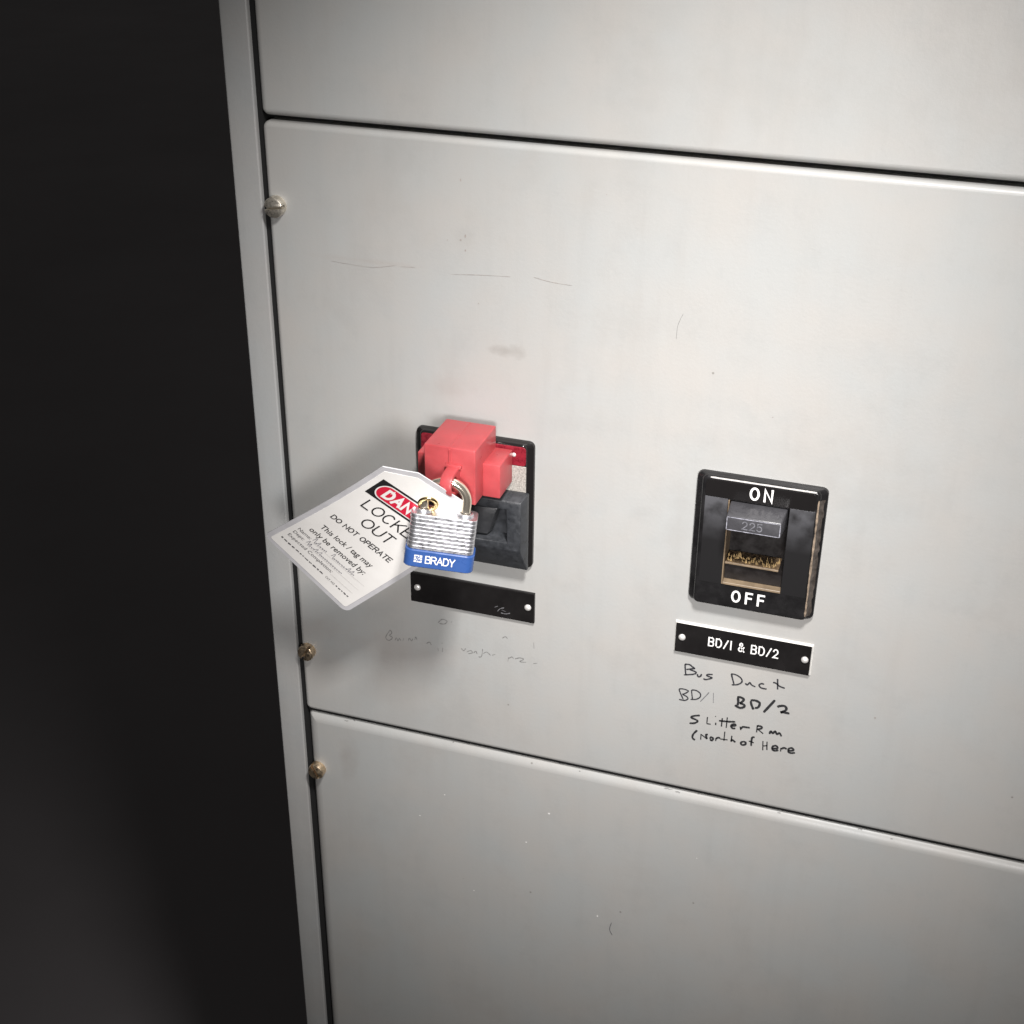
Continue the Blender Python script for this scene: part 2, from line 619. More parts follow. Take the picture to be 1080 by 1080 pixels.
GLYPH = {
    "A": (1.0, [[(0, 0), (.5, 1), (1, 0)], [(.18, .34), (.82, .34)]]),
    "B": (.9, [[(0, 0), (0, 1), (.6, 1)] + arc(.60, .765, .36, .235, 90, -90) + [(0, .53)], [(0, .53), (.62, .53)] + arc(.62, .265, .38, .265, 90, -90) + [(0, 0)]]),
    "C": (.95, [arc(.5, .5, .5, .5, 48, 312, 18)]),
    "D": (.95, [[(0, 0), (0, 1), (.45, 1)] + arc(.45, .5, .55, .5, 90, -90, 14) + [(0, 0)]]),
    "E": (.82, [[(1, 1), (0, 1), (0, 0), (1, 0)], [(0, .52), (.9, .52)]]),
    "F": (.78, [[(1, 1), (0, 1), (0, 0)], [(0, .52), (.86, .52)]]),
    "G": (1.0, [arc(.5, .5, .5, .5, 48, 330, 18) + [(.97, .46), (.56, .46)]]),
    "K": (.92, [[(0, 0), (0, 1)], [(.95, 1), (0, .36)], [(.34, .60), (1, 0)]]),
    "L": (.75, [[(0, 1), (0, 0), (1, 0)]]),
    "N": (.95, [[(0, 0), (0, 1), (1, 0), (1, 1)]]),
    "O": (1.05, [arc(.5, .5, .5, .5, 90, 450, 24)]),
    "P": (.88, [[(0, 0), (0, 1), (.6, 1)] + arc(.60, .73, .40, .27, 90, -90) + [(0, .46)]]),
    "R": (.92, [[(0, 0), (0, 1), (.6, 1)] + arc(.60, .745, .38, .255, 90, -90) + [(0, .49)], [(.58, .49), (1, 0)]]),
    "T": (.86, [[(0, 1), (1, 1)], [(.5, 1), (.5, 0)]]),
    "U": (.92, [[(0, 1), (0, .36)] + arc(.5, .36, .5, .36, 180, 360, 12) + [(1, 1)]]),
    "Y": (.95, [[(0, 1), (.5, .45), (1, 1)], [(.5, .45), (.5, 0)]]),
    "1": (.18, [[(.5, 0), (.5, 1)]]),
    "2": (.82, [arc(.48, .70, .46, .30, 170, -40, 12) + [(0, 0), (1, 0)]]),
    "5": (.80, [[(.92, 1), (.12, 1), (.06, .54)] + arc(.45, .33, .50, .33, 120, -150, 14)]),
    "/": (.70, [[(0, 0), (1, 1)]]),
    "&": (1.0, [[(1, 0), (.20, .70)] + arc(.42, .80, .24, .20, 205, -20, 10) + [(.30, .47)] + arc(.36, .24, .34, .24, 110, 330, 12) + [(.95, .52)]]),
    " ": (.36, []),
}


def stroke_text(s_, fn, width, height, weight, gap=0.34, bm=None, rounded=False):
    """capitals of constant stroke weight (metres), centred; letters keep one height and share the width"""
    bm = bm or bmesh.new()
    total = sum(GLYPH[c_][0] for c_ in s_) + gap * (len(s_) - 1)
    k_ = (width - weight) / total
    x_ = -(width - weight) / 2
    hh = height - weight
    lift = 0
    for c_ in s_:
        w_, strokes = GLYPH[c_]
        for st in strokes:
            p2 = [(x_ + a * w_ * k_, (b - .5) * hh) for a, b in st]
            mitre(bm, p2, weight, fn, lift * 3e-6, closed=(c_ == "O"))
            lift += 1
        x_ += (w_ + gap) * k_
    return bm


def mitre(bm, pts, w, fn, lift, closed=False):
    """polyline of constant width with mitred joints and square ends"""
    pts = [Vector(q) for q in pts]
    if closed:
        pts = pts[:-1]
    n = len(pts)
    L_, R_ = [], []
    for i in range(n):
        a = pts[i - 1] if (i or closed) else None
        b = pts[(i + 1) % n] if (i < n - 1 or closed) else None
        d0 = (pts[i] - a).normalized() if a is not None else None
        d1 = (b - pts[i]).normalized() if b is not None else None
        q = pts[i].copy()
        if d0 is None:
            t, m_ = d1, 1.0
            q -= d1 * w * 0.5
        elif d1 is None:
            t, m_ = d0, 1.0
            q += d0 * w * 0.5
        else:
            t = d0 + d1
            t = t.normalized() if t.length > 1e-6 else d0
            m_ = min(1 / max(abs(t.dot(d0)), 0.2), 2.2)
        nn = Vector((-t.y, t.x)) * (w / 2 * m_)
        L_.append(bm.verts.new(fn(*(q + nn)) + Vector((0, -lift, 0))))
        R_.append(bm.verts.new(fn(*(q - nn)) + Vector((0, -lift, 0))))
    for i in range(n if closed else n - 1):
        j = (i + 1) % n
        bm.faces.new((L_[i], L_[j], R_[j], R_[i]))


# ------------------------------------------------------------------ floor
bm = bmesh.new()
v = [bm.verts.new(q) for q in ((-40, -20, -1.30), (20, -20, -1.30), (20, 40, -1.30), (-40, 40, -1.30))]
bm.faces.new(v)
link("floor", bm, "concrete_dark")["kind"] = "structure"

# ------------------------------------------------------------------ the cabinet
XL, XG, XP = -0.1878, -0.1688, -0.1650      # outer edge of the column, its inner edge, edge of the panels
XR = 0.640
Z1, Z2 = 0.2472, -0.2022                    # the two seams
GAP = 0.0017
ZTOP, ZBOT = 0.72, -0.66
cab = empty("electrical_cabinet", (0.2, 0.25, -1.30), label="grey painted steel electrical cabinet with screwed front panels", cat="cabinet")
link("cabinet_body", box_bm(XL + 0.002, XR + 0.03, 0.020, 0.55, -1.295, 0.80, 0.004), "frame_paint", cab)
link("corner_post", plate_bm(XL, XG, -1.29, 0.795, 0.0010, bevel_profile(0.020, -0.0004, 0.0012, 4)), "frame_paint", cab, smooth=30)
link("corner_post", plate_bm(XR, XR + 0.03, -1.29, 0.795, 0.0012, bevel_profile(0.020, -0.0004, 0.0035, 5)), "frame_paint", cab, smooth=30)
link("seal_strip", box_bm(XG - 0.001, XP + 0.010, 0.0125, 0.0195, -1.28, 0.79), "dark_gap", cab)  # dark backing, paints the shade behind the gaps
for zz in (Z1, Z2):
    link("seal_strip", box_bm(XP + 0.011, XR - 0.001, 0.0125, 0.0195, zz - 0.012, zz + 0.012), "dark_gap", cab)  # dark backing, paints the shade behind the gaps

link("gasket", box_bm(XP + 0.001, XR - 0.004, 0.0036, 0.0122, Z2 - 0.0021, Z2 + 0.0009), "dark_gap", cab)  # added dark strips that paint seam and groove as black shade
link("gasket", box_bm(XG + 0.0002, XP - 0.0002, 0.0030, 0.0122, -1.28, 0.79), "dark_gap", cab)  # added dark strip, paints the groove as black shade

LB = dict(x0=-0.0662, x1=0.0156, z0=-0.0395, z1=0.0545)      # left breaker's escutcheon
RB = dict(x0=0.1230, x1=0.2042, z0=-0.0408, z1=0.0533)       # right breaker's escutcheon
holes = [(b["x0"] + 0.009, b["x1"] - 0.009, b["z0"] + 0.008, b["z1"] - 0.008, 0.002) for b in (LB, RB)]

BEV = 0.0088
upper = link("front_panel", plate_bm(XP, XR - 0.0035, Z1 + GAP, ZTOP, 0.0045, bevel_profile(0.0125, 0.0, 0.0042, 8)), "lower_panel_paint", cab, smooth=20)
middle = link("front_panel", plate_bm(XP, XR - 0.0035, Z2 + 0.0010, Z1 - GAP, 0.0045, bevel_profile(0.0125, 0.0, 0.0034, 9), holes, 0.004), "panel_paint", cab, smooth=20,
              label="middle grey panel carrying both breakers and the handwriting")
lower = link("front_panel", plate_bm(XP, XR - 0.0035, ZBOT, Z2 - 0.0012, 0.0045, bevel_profile(0.0125, 0.0, BEV, 9)), "lower_panel_paint", cab, smooth=20)
for z0, z1 in ((ZTOP + 0.003, 0.795), (-1.29, ZBOT - 0.003)):
    link("rail", plate_bm(XG + 0.0005, XR - 0.0005, z0, z1, 0.002, bevel_profile(0.0198, 0.0, 0.003, 4)), "frame_paint", cab, smooth=30)
for pnl in (upper, middle, lower):
    for poly in pnl.data.polygons:               # the big flat faces keep one normal
        if abs(poly.normal.y) > 0.9999:
            poly.use_smooth = False


# slotted cheese-head screws
def screw(px, py, r, h, ang, m, parent):
    c = at(px, py, -h)
    bm = bmesh.new()
    n = 40
    prof = ((r * 1.0, 0.0006), (r, -h * 0.40))
    a_ = None
    for rr, y in prof:
        lp = [bm.verts.new((rr * math.cos(2 * math.pi * i / n), y, rr * math.sin(2 * math.pi * i / n))) for i in range(n)]
        if a_:
            for i in range(n):
                bm.faces.new((a_[i], a_[(i + 1) % n], lp[(i + 1) % n], lp[i]))
        a_ = lp
    bm.faces.new(a_)
    sw = r * 0.15
    for sgn in (1, -1):                           # the two halves beside the slot
        prev = None
        for rr, y in ((r, -h * 0.40), (r, -h * 0.86), (r * 0.97, -h * 0.95), (r * 0.90, -h)):
            a0 = math.asin(sw / rr)
            lp = []
            for i in range(21):
                a = a0 + (math.pi - 2 * a0) * i / 20
                lp.append(bm.verts.new((rr * math.cos(a) * sgn, y, rr * math.sin(a) * sgn)))
            if prev:
                for i in range(21):
                    bm.faces.new((prev[i], prev[(i + 1) % 21], lp[(i + 1) % 21], lp[i]))
            prev = lp
        bm.faces.new(prev)
    M = Matrix.Translation((c.x, 0, c.z)) @ Matrix.Rotation(math.radians(-ang), 4, 'Y')
    bmesh.ops.transform(bm, matrix=M, verts=bm.verts)
    return link("screw", bm, m, parent, smooth=35)


screw(287.6, 219.6, 0.0066, 0.0062, 8, "screw_nickel", middle)
screw(321.5, 690.0, 0.0063, 0.0060, 62, "screw_brass", middle)
screw(332.5, 815.0, 0.0065, 0.0060, 118, "screw_brass", lower)


# ------------------------------------------------------------------ handwriting and wear on the panel
def on_panel(x, z, y=-0.00022):
    return Vector((x, y, z))


def px_strokes(name, strokes, m, w_px, origin, scale, parent, label=None, jitter=0.12, smooth_=True):
    """strokes in pixels of an enlarged crop; laid on the panel as flat ink"""
    bm = bmesh.new()
    for st in strokes:
        q = []
        for x, y in st:
            P_ = at(origin[0] + x / scale, origin[1] + y / scale, 0)
            q.append((P_.x, P_.z))
        q = smooth_line(q, 5) if smooth_ else q
        ribbon(bm, q, w_px * 0.00062, on_panel, jitter)
    return link(name, bm, m, parent, label=label)


O1, S1 = (705, 690), 13.5
O2 = (765, 700)
O3, S3 = (720, 745), 8.308
# "Bus Duct"
px_strokes("handwriting", [
    [(238, 140), (240, 200), (248, 290)],
    [(232, 140), (300, 145), (340, 175), (375, 200), (330, 205), (255, 215)],
    [(300, 215), (370, 240), (395, 258), (360, 282), (220, 292)],
    [(412, 280), (420, 310), (440, 318), (462, 305), (472, 280)],
    [(632, 287), (570, 285), (545, 300), (590, 320), (622, 335), (580, 350), (530, 358), (497, 345)],
], "ink_thin", 1.8, O1, S1, middle, "thin handwritten line reading Bus Duct")
px_strokes("handwriting", [
    [(88, 140), (100, 200), (125, 292)],
    [(85, 142), (150, 155), (215, 195), (240, 240), (220, 275), (160, 297), (90, 297)],
    [(285, 275), (310, 300), (330, 285), (352, 268), (375, 300), (430, 328)],
    [(555, 290), (515, 282), (482, 300), (500, 335), (545, 352), (590, 358)],
    [(745, 215), (745, 290), (745, 365)], [(680, 265), (720, 275), (775, 320), (850, 348)],
], "ink_thin", 1.75, O2, S1, middle)
# "BD/1" faded
px_strokes("handwriting", [
    [(150, 495), (175, 560), (212, 640)],
    [(150, 492), (210, 492), (285, 520), (240, 555), (195, 570)], [(205, 572), (260, 600), (278, 632), (230, 655), (150, 640)],
    [(330, 510), (335, 570), (345, 640)], [(330, 505), (400, 515), (455, 560), (450, 610), (390, 640), (315, 640)],
], "ink_thin", 1.5, O1, S1, middle, "faded handwritten BD/1")
px_strokes("handwriting", [[(580, 540), (530, 595), (455, 670)], [(642, 550), (640, 690)]], "ink_faded", 1.0, O1, S1, middle)
# "BD/2" bold
px_strokes("handwriting", [
    [(180, 480), (185, 540), (175, 590)],
    [(170, 475), (215, 475), (265, 505), (240, 540), (205, 560)], [(205, 560), (265, 580), (270, 610), (220, 628), (170, 610), (140, 585)],
    [(362, 530), (375, 590), (402, 650)], [(360, 520), (420, 520), (480, 545), (490, 580), (465, 620), (420, 630)],
    [(708, 515), (640, 590), (545, 690)],
    [(740, 612), (780, 600), (840, 600), (870, 630), (855, 665), (790, 690), (830, 690), (915, 708)],
], "ink_black", 2.8, O2, S1, middle, "bold handwritten BD/2")
# "SLitter Rm / (North of Here"
px_strokes("handwriting", [
    [(152, 78), (100, 82), (75, 96), (110, 112), (132, 128), (105, 145), (60, 146)],
    [(218, 92), (212, 150)], [(212, 150), (246, 155)],
    [(290, 142), (290, 162)], [(286, 84), (292, 88)],
    [(348, 102), (340, 175)], [(392, 95), (382, 186)], [(318, 124), (400, 132), (462, 134)],
    [(428, 170), (462, 168), (460, 155), (435, 158), (425, 175), (440, 192), (462, 190)],
    [(504, 176), (510, 206)], [(508, 196), (525, 180), (545, 180), (590, 186)],
    [(655, 168), (648, 226)], [(650, 168), (690, 175), (690, 192), (655, 200)], [(660, 200), (706, 238)],
    [(760, 240), (775, 215), (790, 236), (812, 216), (826, 244), (848, 232), (866, 262)],
], "ink_black", 2.3, O3, S3, middle, "handwritten line reading SLitter Rm")
px_strokes("handwriting", [
    [(128, 208), (95, 240), (86, 272), (108, 294)],
    [(158, 290), (162, 240)], [(160, 242), (215, 285)], [(213, 285), (205, 248), (222, 246)],
    [(240, 282), (250, 268), (268, 280), (256, 298), (240, 286)],
    [(290, 302), (292, 276)], [(292, 284), (310, 272), (330, 278)],
    [(370, 220), (362, 300)], [(330, 284), (395, 292)],
    [(432, 256), (424, 308)], [(424, 304), (436, 292), (462, 314)],
    [(530, 306), (510, 318), (520, 336), (548, 332), (552, 314), (530, 306)],
    [(632, 268), (608, 276), (600, 345)], [(580, 302), (624, 318)],
    [(704, 302), (702, 382)], [(740, 308), (738, 380)], [(702, 346), (742, 342)],
    [(785, 368), (832, 366), (820, 344), (790, 350), (786, 376), (812, 388), (838, 380)],
    [(858, 394), (862, 362)], [(862, 372), (890, 362), (912, 374)],
    [(925, 388), (972, 384), (958, 364), (930, 370), (928, 398), (955, 408), (985, 404)],
], "ink_black", 2.3, O3, S3, middle, "handwritten line reading North of Here after an open bracket")
# rubbed-out writing under the left nameplate
O6, S6 = (400, 640), 6.0
px_strokes("rubbed_writing", [
    [(70, 145), (42, 190), (60, 212), (85, 195), (62, 180)], [(70, 145), (80, 165), (65, 178)],
    [(100, 212), (108, 195), (120, 215), (128, 198), (138, 216)], [(150, 215), (156, 198)], [(185, 215), (190, 198), (205, 215), (212, 200)],
    [(225, 208), (232, 190), (240, 210)], [(372, 100), (400, 78), (430, 92), (412, 108), (380, 104)], [(300, 232), (318, 222), (330, 240)],
    [(455, 100), (462, 88)], [(520, 262), (535, 276), (548, 262)], [(715, 305), (735, 300)], [(780, 196), (800, 188), (812, 200)], [(978, 225), (980, 262)],
    [(375, 280), (372, 262)], [(400, 285), (402, 258)], [(395, 230), (402, 228)],
    [(555, 285), (580, 275), (590, 290), (565, 295)], [(598, 290), (612, 280), (620, 296)], [(655, 265), (648, 312), (628, 315)], [(660, 295), (680, 285), (705, 305)],
    [(815, 345), (818, 318)], [(818, 326), (840, 316), (850, 326)], [(860, 328), (890, 322), (915, 330), (890, 345), (930, 350)], [(975, 358), (1000, 356)],
], "ink_rubbed", 0.8, O6, S6, middle, "faint rubbed-out pencil writing", jitter=0.4)
# scratches and chips
px_strokes("scratch", [
    [(135, 392), (180, 400), (250, 410), (315, 405)], [(330, 408), (372, 410)], [(475, 430), (560, 432), (645, 437)], [(710, 438), (760, 452), (820, 462)],
], "scratch_dull", 0.30, (300, 130), 2.7, middle, "fine broken horizontal scratch across the panel", jitter=0.5)["kind"] = "stuff"
px_strokes("scratch", [[(62, 812), (45, 850), (40, 892)]], "ink_rubbed", 0.42, (700, 60), 3.0, middle)
bm = bmesh.new()
for px, py, rx, rz in ((491, 249, .0006, .0012), (486, 253, .0008, .0005), (491, 264, .0006, .0007), (472, 253, .0004, .0004), (486, 190, .0005, .0011),
                       (505, 320, .0004, .0004), (923, 757, .0006, .0008), (815, 440, .0004, .0003), (640, 205, .0003, .0004)):
    c = at(px, py, 0)
    k = [bm.verts.new((c.x + rx * math.cos(a) * random.uniform(.6, 1.2), -0.0002, c.z + rz * math.sin(a) * random.uniform(.6, 1.2))) for a in [i * math.pi / 4 for i in range(8)]]
    bm.faces.new(k)
link("paint_chips", bm, "scratch_dull", middle, kind="stuff")
bm = bmesh.new()
for px, py, rx, rz in ((579, 858, .0011, .0009), (443, 860, .0007, .0006), (469, 838, .0007, .0006), (630, 966, .0007, .0010), (500, 939, .0006, .0005), (555, 888, .0008, .0007), (735, 905, .0004, .0004)):
    c = at(px, py, 0)
    k = [bm.verts.new((c.x + rx * math.cos(a) * random.uniform(.6, 1.2), -0.0002, c.z + rz * math.sin(a) * random.uniform(.6, 1.2))) for a in [i * math.pi / 4 for i in range(8)]]
    bm.faces.new(k)
link("paint_chips", bm, "chip_pale", lower, kind="stuff")
px_strokes("scratch", [[(978, 680), (972, 700), (980, 718)]], "ink_faded", 0.9, (310, 740), 2.919, lower)


bm = bmesh.new()
for px, ins, ln in ((362, .0030, .0030), (371, .0020, .0016), (476, .0022, .0010), (588, .0016, .0040), (610, .0032, .0012), (700, .0024, .0060), (712, .0030, .0035), (735, .0018, .0012), (820, .0026, .0022), (905, .0020, .0030), (940, .0034, .0014)):
    q0 = at(px, 748 + 0.2145 * (px - 322), 0)
    def lip(x, i_):
        a_ = math.acos(max(-1, min(1, 1 - i_ / BEV)))
        return Vector((x, BEV * (1 - math.sin(a_)) - 0.00025, Z2 - 0.0012 - i_ + 0.00018))
    ribbon(bm, [(q0.x + ln * t / 5, ins + random.uniform(-.0002, .0002)) for t in range(6)], 0.00042, lip, 0.5)
link("paint_chips", bm, "ink_rubbed", lower, kind="stuff")


# ------------------------------------------------------------------ circuit breakers
def escutcheon_profile(yf):
    pr = [(0, 0, 0.0004), (0, 0, -0.0024), (0.0002, 0.0001, -0.0028), (0.0006, 0.0002, -0.0031), (0.0038, 0.0003, yf + 0.0020)]
    for i in range(1, 7):
        a = math.pi / 2 * i / 6
        pr.append((0.0038 + 0.0020 * (1 - math.cos(a)), 0.0003 + 0.0020 * (1 - math.cos(a)), yf + 0.0020 * (1 - math.sin(a))))
    return pr


YF = -0.0072
# right breaker
rb = empty("circuit_breaker", (0.1636, 0.0, RB["z0"]), label="black circuit breaker switched ON, lettered ON and OFF, right of the locked one", cat="circuit breaker",
           group="circuit breakers in the middle panel")
OX0, OX1, OZ0, OZ1 = 0.1442, 0.1824, -0.0228, 0.0384
link("escutcheon", plate_bm(RB["x0"], RB["x1"], RB["z0"], RB["z1"], 0.0040, escutcheon_profile(YF), [(OX0, OX1, OZ0, OZ1, 0.0006)], 0.0185, n=7, back=False), "breaker_black", rb, smooth=28)
lbl = link("label_band", plate_bm(RB["x0"] + 0.0064, RB["x1"] - 0.0064, 0.0391, RB["z1"] - 0.0024, 0.0025, [(0, YF + 0.0001), (0, YF - 0.0003), (0.0002, YF - 0.0004)]), "breaker_gloss", rb)
link("lettering", stroke_text("ON", lambda x, y: Vector((0.1643 + x, YF - 0.00055, 0.0452 + y)), 0.0146, 0.0092, 0.00140, 0.85), "white_paint", lbl, label="white word ON")
link("lettering", stroke_text("OFF", lambda x, y: Vector((0.1624 + x, YF - 0.00015, -0.0306 + y)), 0.0216, 0.0090, 0.00140, 0.95), "white_paint", rb, label="white word OFF")
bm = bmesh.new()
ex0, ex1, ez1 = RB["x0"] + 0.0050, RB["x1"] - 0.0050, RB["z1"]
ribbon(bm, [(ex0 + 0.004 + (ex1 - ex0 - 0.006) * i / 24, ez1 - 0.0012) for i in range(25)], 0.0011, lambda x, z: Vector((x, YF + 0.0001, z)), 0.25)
link("worn_edge", bm, "edge_wear", rb, label="pale line along the top edge, wear and painted highlight")
bm = bmesh.new()
ribbon(bm, [(ex1 + 0.0002 + random.uniform(-0.0001, 0.0001), 0.047 - 0.084 * i / 30) for i in range(31)], 0.0011, lambda x, z: Vector((x, YF - 0.00004 + max(0, x - ex1 + 0.0003) * 0.35, z)), 0.35)
link("worn_edge", bm, "edge_wear_tan", rb, label="tan worn line and highlight down the right edge")  # right crest highlight put into the colour, along with wear
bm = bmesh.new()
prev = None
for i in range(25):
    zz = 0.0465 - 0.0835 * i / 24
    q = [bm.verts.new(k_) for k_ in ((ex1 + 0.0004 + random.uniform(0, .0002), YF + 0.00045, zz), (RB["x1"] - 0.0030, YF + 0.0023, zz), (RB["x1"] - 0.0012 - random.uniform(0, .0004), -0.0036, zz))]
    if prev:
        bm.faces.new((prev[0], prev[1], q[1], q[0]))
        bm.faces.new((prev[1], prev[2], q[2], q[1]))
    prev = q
link("worn_side", bm, "worn_side", rb, label="rubbed brown-grey right flank of the breaker face")  # reflection of the neighbouring panel, put into the colour
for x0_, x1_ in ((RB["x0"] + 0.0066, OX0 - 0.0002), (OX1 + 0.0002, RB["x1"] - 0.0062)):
    link("side_plate", plate_bm(x0_, x1_, OZ0 - 0.0004, 0.0389, 0.0003, [(0, YF + 0.0001), (0, YF - 0.00006), (0.0001, YF - 0.00010)]), "dusty_face", rb)  # grey upper part is a painted reflection
# tan liner round the opening
bm = bmesh.new()
for b_ in ((OX0 + 0.0001, OX0 + 0.0009, YF - 0.0006, 0.010, OZ0 + 0.0001, OZ1 - 0.0001), (OX0 + 0.00095, OX1 - 0.0001, YF - 0.0006, 0.010, OZ0 + 0.0001, OZ0 + 0.0017)):
    box_bm(*b_, 0.0002, 1, bm)
link("opening_liner", bm, "tan_liner", rb)
sl = link("slide", hull_bm([(OX0 + .0012, 0.0104, OZ0 + .002), (OX1 - .0003, 0.0104, OZ0 + .002), (OX1 - .0003, 0.0104, -0.0085), (OX0 + .0012, 0.0104, -0.0085),
                            (OX0 + .0012, -0.0025, OZ0 + .002), (OX1 - .0003, -0.0025, OZ0 + .002), (OX1 - .0003, -0.0040, -0.0085), (OX0 + .0012, -0.0040, -0.0085)], HEX), "slide_dark", rb)
link("ledge", box_bm(OX0 + 0.0012, OX1 - 0.0030, -0.0052, 0.0102, -0.0084, -0.0070, 0.0003, 1), "dusty_brass", sl, label="dusty brown ledge inside the switch opening")
link("ledge_lip", box_bm(OX0 + 0.0012, OX1 - 0.0030, -0.0057, -0.00525, -0.0084, -0.0072, 0.0001, 1), "tan_liner", sl)
link("slide_back", box_bm(OX0 + 0.0003, OX1 - 0.0003, 0.0106, 0.0112, OZ0 + 0.0003, OZ1 - 0.0003), "slide_dark", rb)
hd = link("handle", hull_bm([(0.1450, 0.0100, 0.0215), (0.1819, 0.0100, 0.0215), (0.1819, 0.0100, 0.0380), (0.1450, 0.0100, 0.0380),
                             (0.1464, -0.0245, 0.0262), (0.1803, -0.0245, 0.0262), (0.1803, -0.0245, 0.0366), (0.1464, -0.0245, 0.0366)], HEX, 0.0009, 3), "handle_grey", rb, smooth=40)
link("raised_number", stroke_text("225", lambda x, y: Vector((0.1627 + x, -0.0246, 0.0313 + y)), 0.0128, 0.0058, 0.0007, 0.40), "number_worn", hd, label="number 225 moulded on the handle")

bm = bmesh.new()
hx = lambda x, z: Vector((x, -0.02462, z))
for a_, b_ in (((0.1470, 0.0357), (0.1797, 0.0357)), ((0.1797, 0.0355), (0.1797, 0.0269)), ((0.1797, 0.0269), (0.1470, 0.0269)), ((0.1470, 0.0269), (0.1470, 0.0355))):
    ribbon(bm, [(a_[0] + (b_[0] - a_[0]) * i / 12, a_[1] + (b_[1] - a_[1]) * i / 12) for i in range(13)], 0.00042, hx, 0.4)
link("worn_edges", bm, "handle_rub", hd, label="rubbed pale edges of the handle", kind="stuff")  # pale lines on the handle's front edges
# ragged brown fringe of dried grease and dust standing on the ledge
bm = bmesh.new()
for i in range(46):
    x = OX0 + 0.0018 + (OX1 - OX0 - 0.0056) * (i + random.uniform(-.3, .3)) / 45
    y = random.uniform(-0.0040, 0.0035)
    hgt = random.uniform(0.0010, 0.0042)
    w_ = random.uniform(0.0004, 0.0009)
    base = [bm.verts.new((x + w_ * math.cos(k * 2.1), y + w_ * math.sin(k * 2.1), -0.0071)) for k in range(3)]
    tip = bm.verts.new((x + random.uniform(-.0007, .0007), y + random.uniform(-.0006, .0006), -0.0070 + hgt))
    for k in range(3):
        bm.faces.new((base[k], base[(k + 1) % 3], tip))
link("dust_fringe", bm, "fringe_brown", rb, label="ragged gold-brown fringe of dust inside the opening", kind="stuff")

# left breaker (locked)
lb = empty("circuit_breaker", (-0.0255, 0.0, LB["z0"]), label="black circuit breaker with red label band, held by the red lockout", cat="circuit breaker",
           group="circuit breakers in the middle panel")
link("escutcheon", plate_bm(LB["x0"], LB["x1"], LB["z0"], LB["z1"], 0.0040, escutcheon_profile(YF), n=7), "breaker_gloss", lb, smooth=28)
rl = link("label_band", plate_bm(LB["x0"] + 0.0052, 0.0116, 0.0392, LB["z1"] - 0.0018, 0.0022, [(0, YF + 0.0001), (0, YF - 0.0004), (0.0003, YF - 0.0006)]), "red_label", lb, smooth=30, label="dark red label band at the top")
link("rivet", dome_bm((0.0035, YF - 0.0005, 0.0468), 0.0015, 0.0008), "rivet_metal", rl, smooth=40)
link("rating_plate", plate_bm(LB["x0"] + 0.0052, 0.0118, 0.0190, 0.0389, 0.0004, [(0, YF + 0.0001), (0, YF - 0.0003), (0.0002, YF - 0.0005)]), "speckled_grey", lb, label="speckled pale grey plate under the red band")
# protruding lower block: profile in (y, z), hollowed in the front
bx0, bx1 = -0.0610, 0.0142
yb, yfr = YF + 0.0002, -0.0185
hx0, hx1, hz0, hz1 = -0.0330, 0.0028, -0.0140, 0.0112
bm = bmesh.new()


def V(x, y, z):
    return bm.verts.new((x, y, z))


back = [V(bx0, yb, -0.0378), V(bx1, yb, -0.0378), V(bx1, yb, 0.0205), V(bx0, yb, 0.0205)]
back2 = [V(bx0, yb - 0.0020, -0.0378), V(bx1, yb - 0.0020, -0.0378), V(bx1, yb - 0.0040, 0.0205), V(bx0, yb - 0.0040, 0.0205)]
fr = [V(bx0 + 0.002, yfr, -0.0190), V(bx1 - 0.0022, yfr, -0.0190), V(bx1 - 0.0022, yfr, 0.0175), V(bx0 + 0.002, yfr, 0.0175)]
for a, b in ((back, back2), (back2, fr)):
    for i in range(4):
        bm.faces.new((a[i], a[(i + 1) % 4], b[(i + 1) % 4], b[i]))
bm.faces.new(back)
h1 = [V(hx0, yfr, hz0), V(hx1, yfr, hz0), V(hx1 - 0.001, yfr, hz1), V(hx0, yfr, hz1)]
h2 = [V(hx0, yb - 0.001, hz0 + 0.002), V(hx1 - 0.002, yb - 0.001, hz0 + 0.002), V(hx1 - 0.003, yb - 0.001, hz1 - 0.001), V(hx0, yb - 0.001, hz1 - 0.001)]
for i in range(4):
    j = (i + 1) % 4
    bm.faces.new((fr[i], fr[j], h1[j], h1[i]))
    bm.faces.new((h1[i], h1[j], h2[j], h2[i]))
bm.faces.new(h2)
sharp = [e for e in bm.edges if all(f.calc_area() > 0 for f in e.link_faces) and not (e.verts[0] in h2 or e.verts[1] in h2)
         and not ((e.verts[0] in fr) != (e.verts[1] in fr) and (e.verts[0] in h1 or e.verts[1] in h1))]
bmesh.ops.bevel(bm, geom=sharp, offset=0.0008, segments=2, profile=0.5, affect='EDGES', clamp_overlap=True)
blk = link("handle_block", bm, "block_black", lb, smooth=35, label="dark moulded block with a scooped finger recess")
link("rocker", hull_bm([(-0.0325, yb - 0.0012, -0.0115), (-0.0105, yb - 0.0012, -0.0115), (-0.0035, yb - 0.0012, 0.0098), (-0.0325, yb - 0.0012, 0.0098),
                        (-0.0325, -0.0165, -0.0112), (-0.0125, -0.0150, -0.0112), (-0.0060, -0.0125, 0.0080), (-0.0325, -0.0150, 0.0080)], HEX, 0.0007, 2), "breaker_grey", blk, smooth=35)


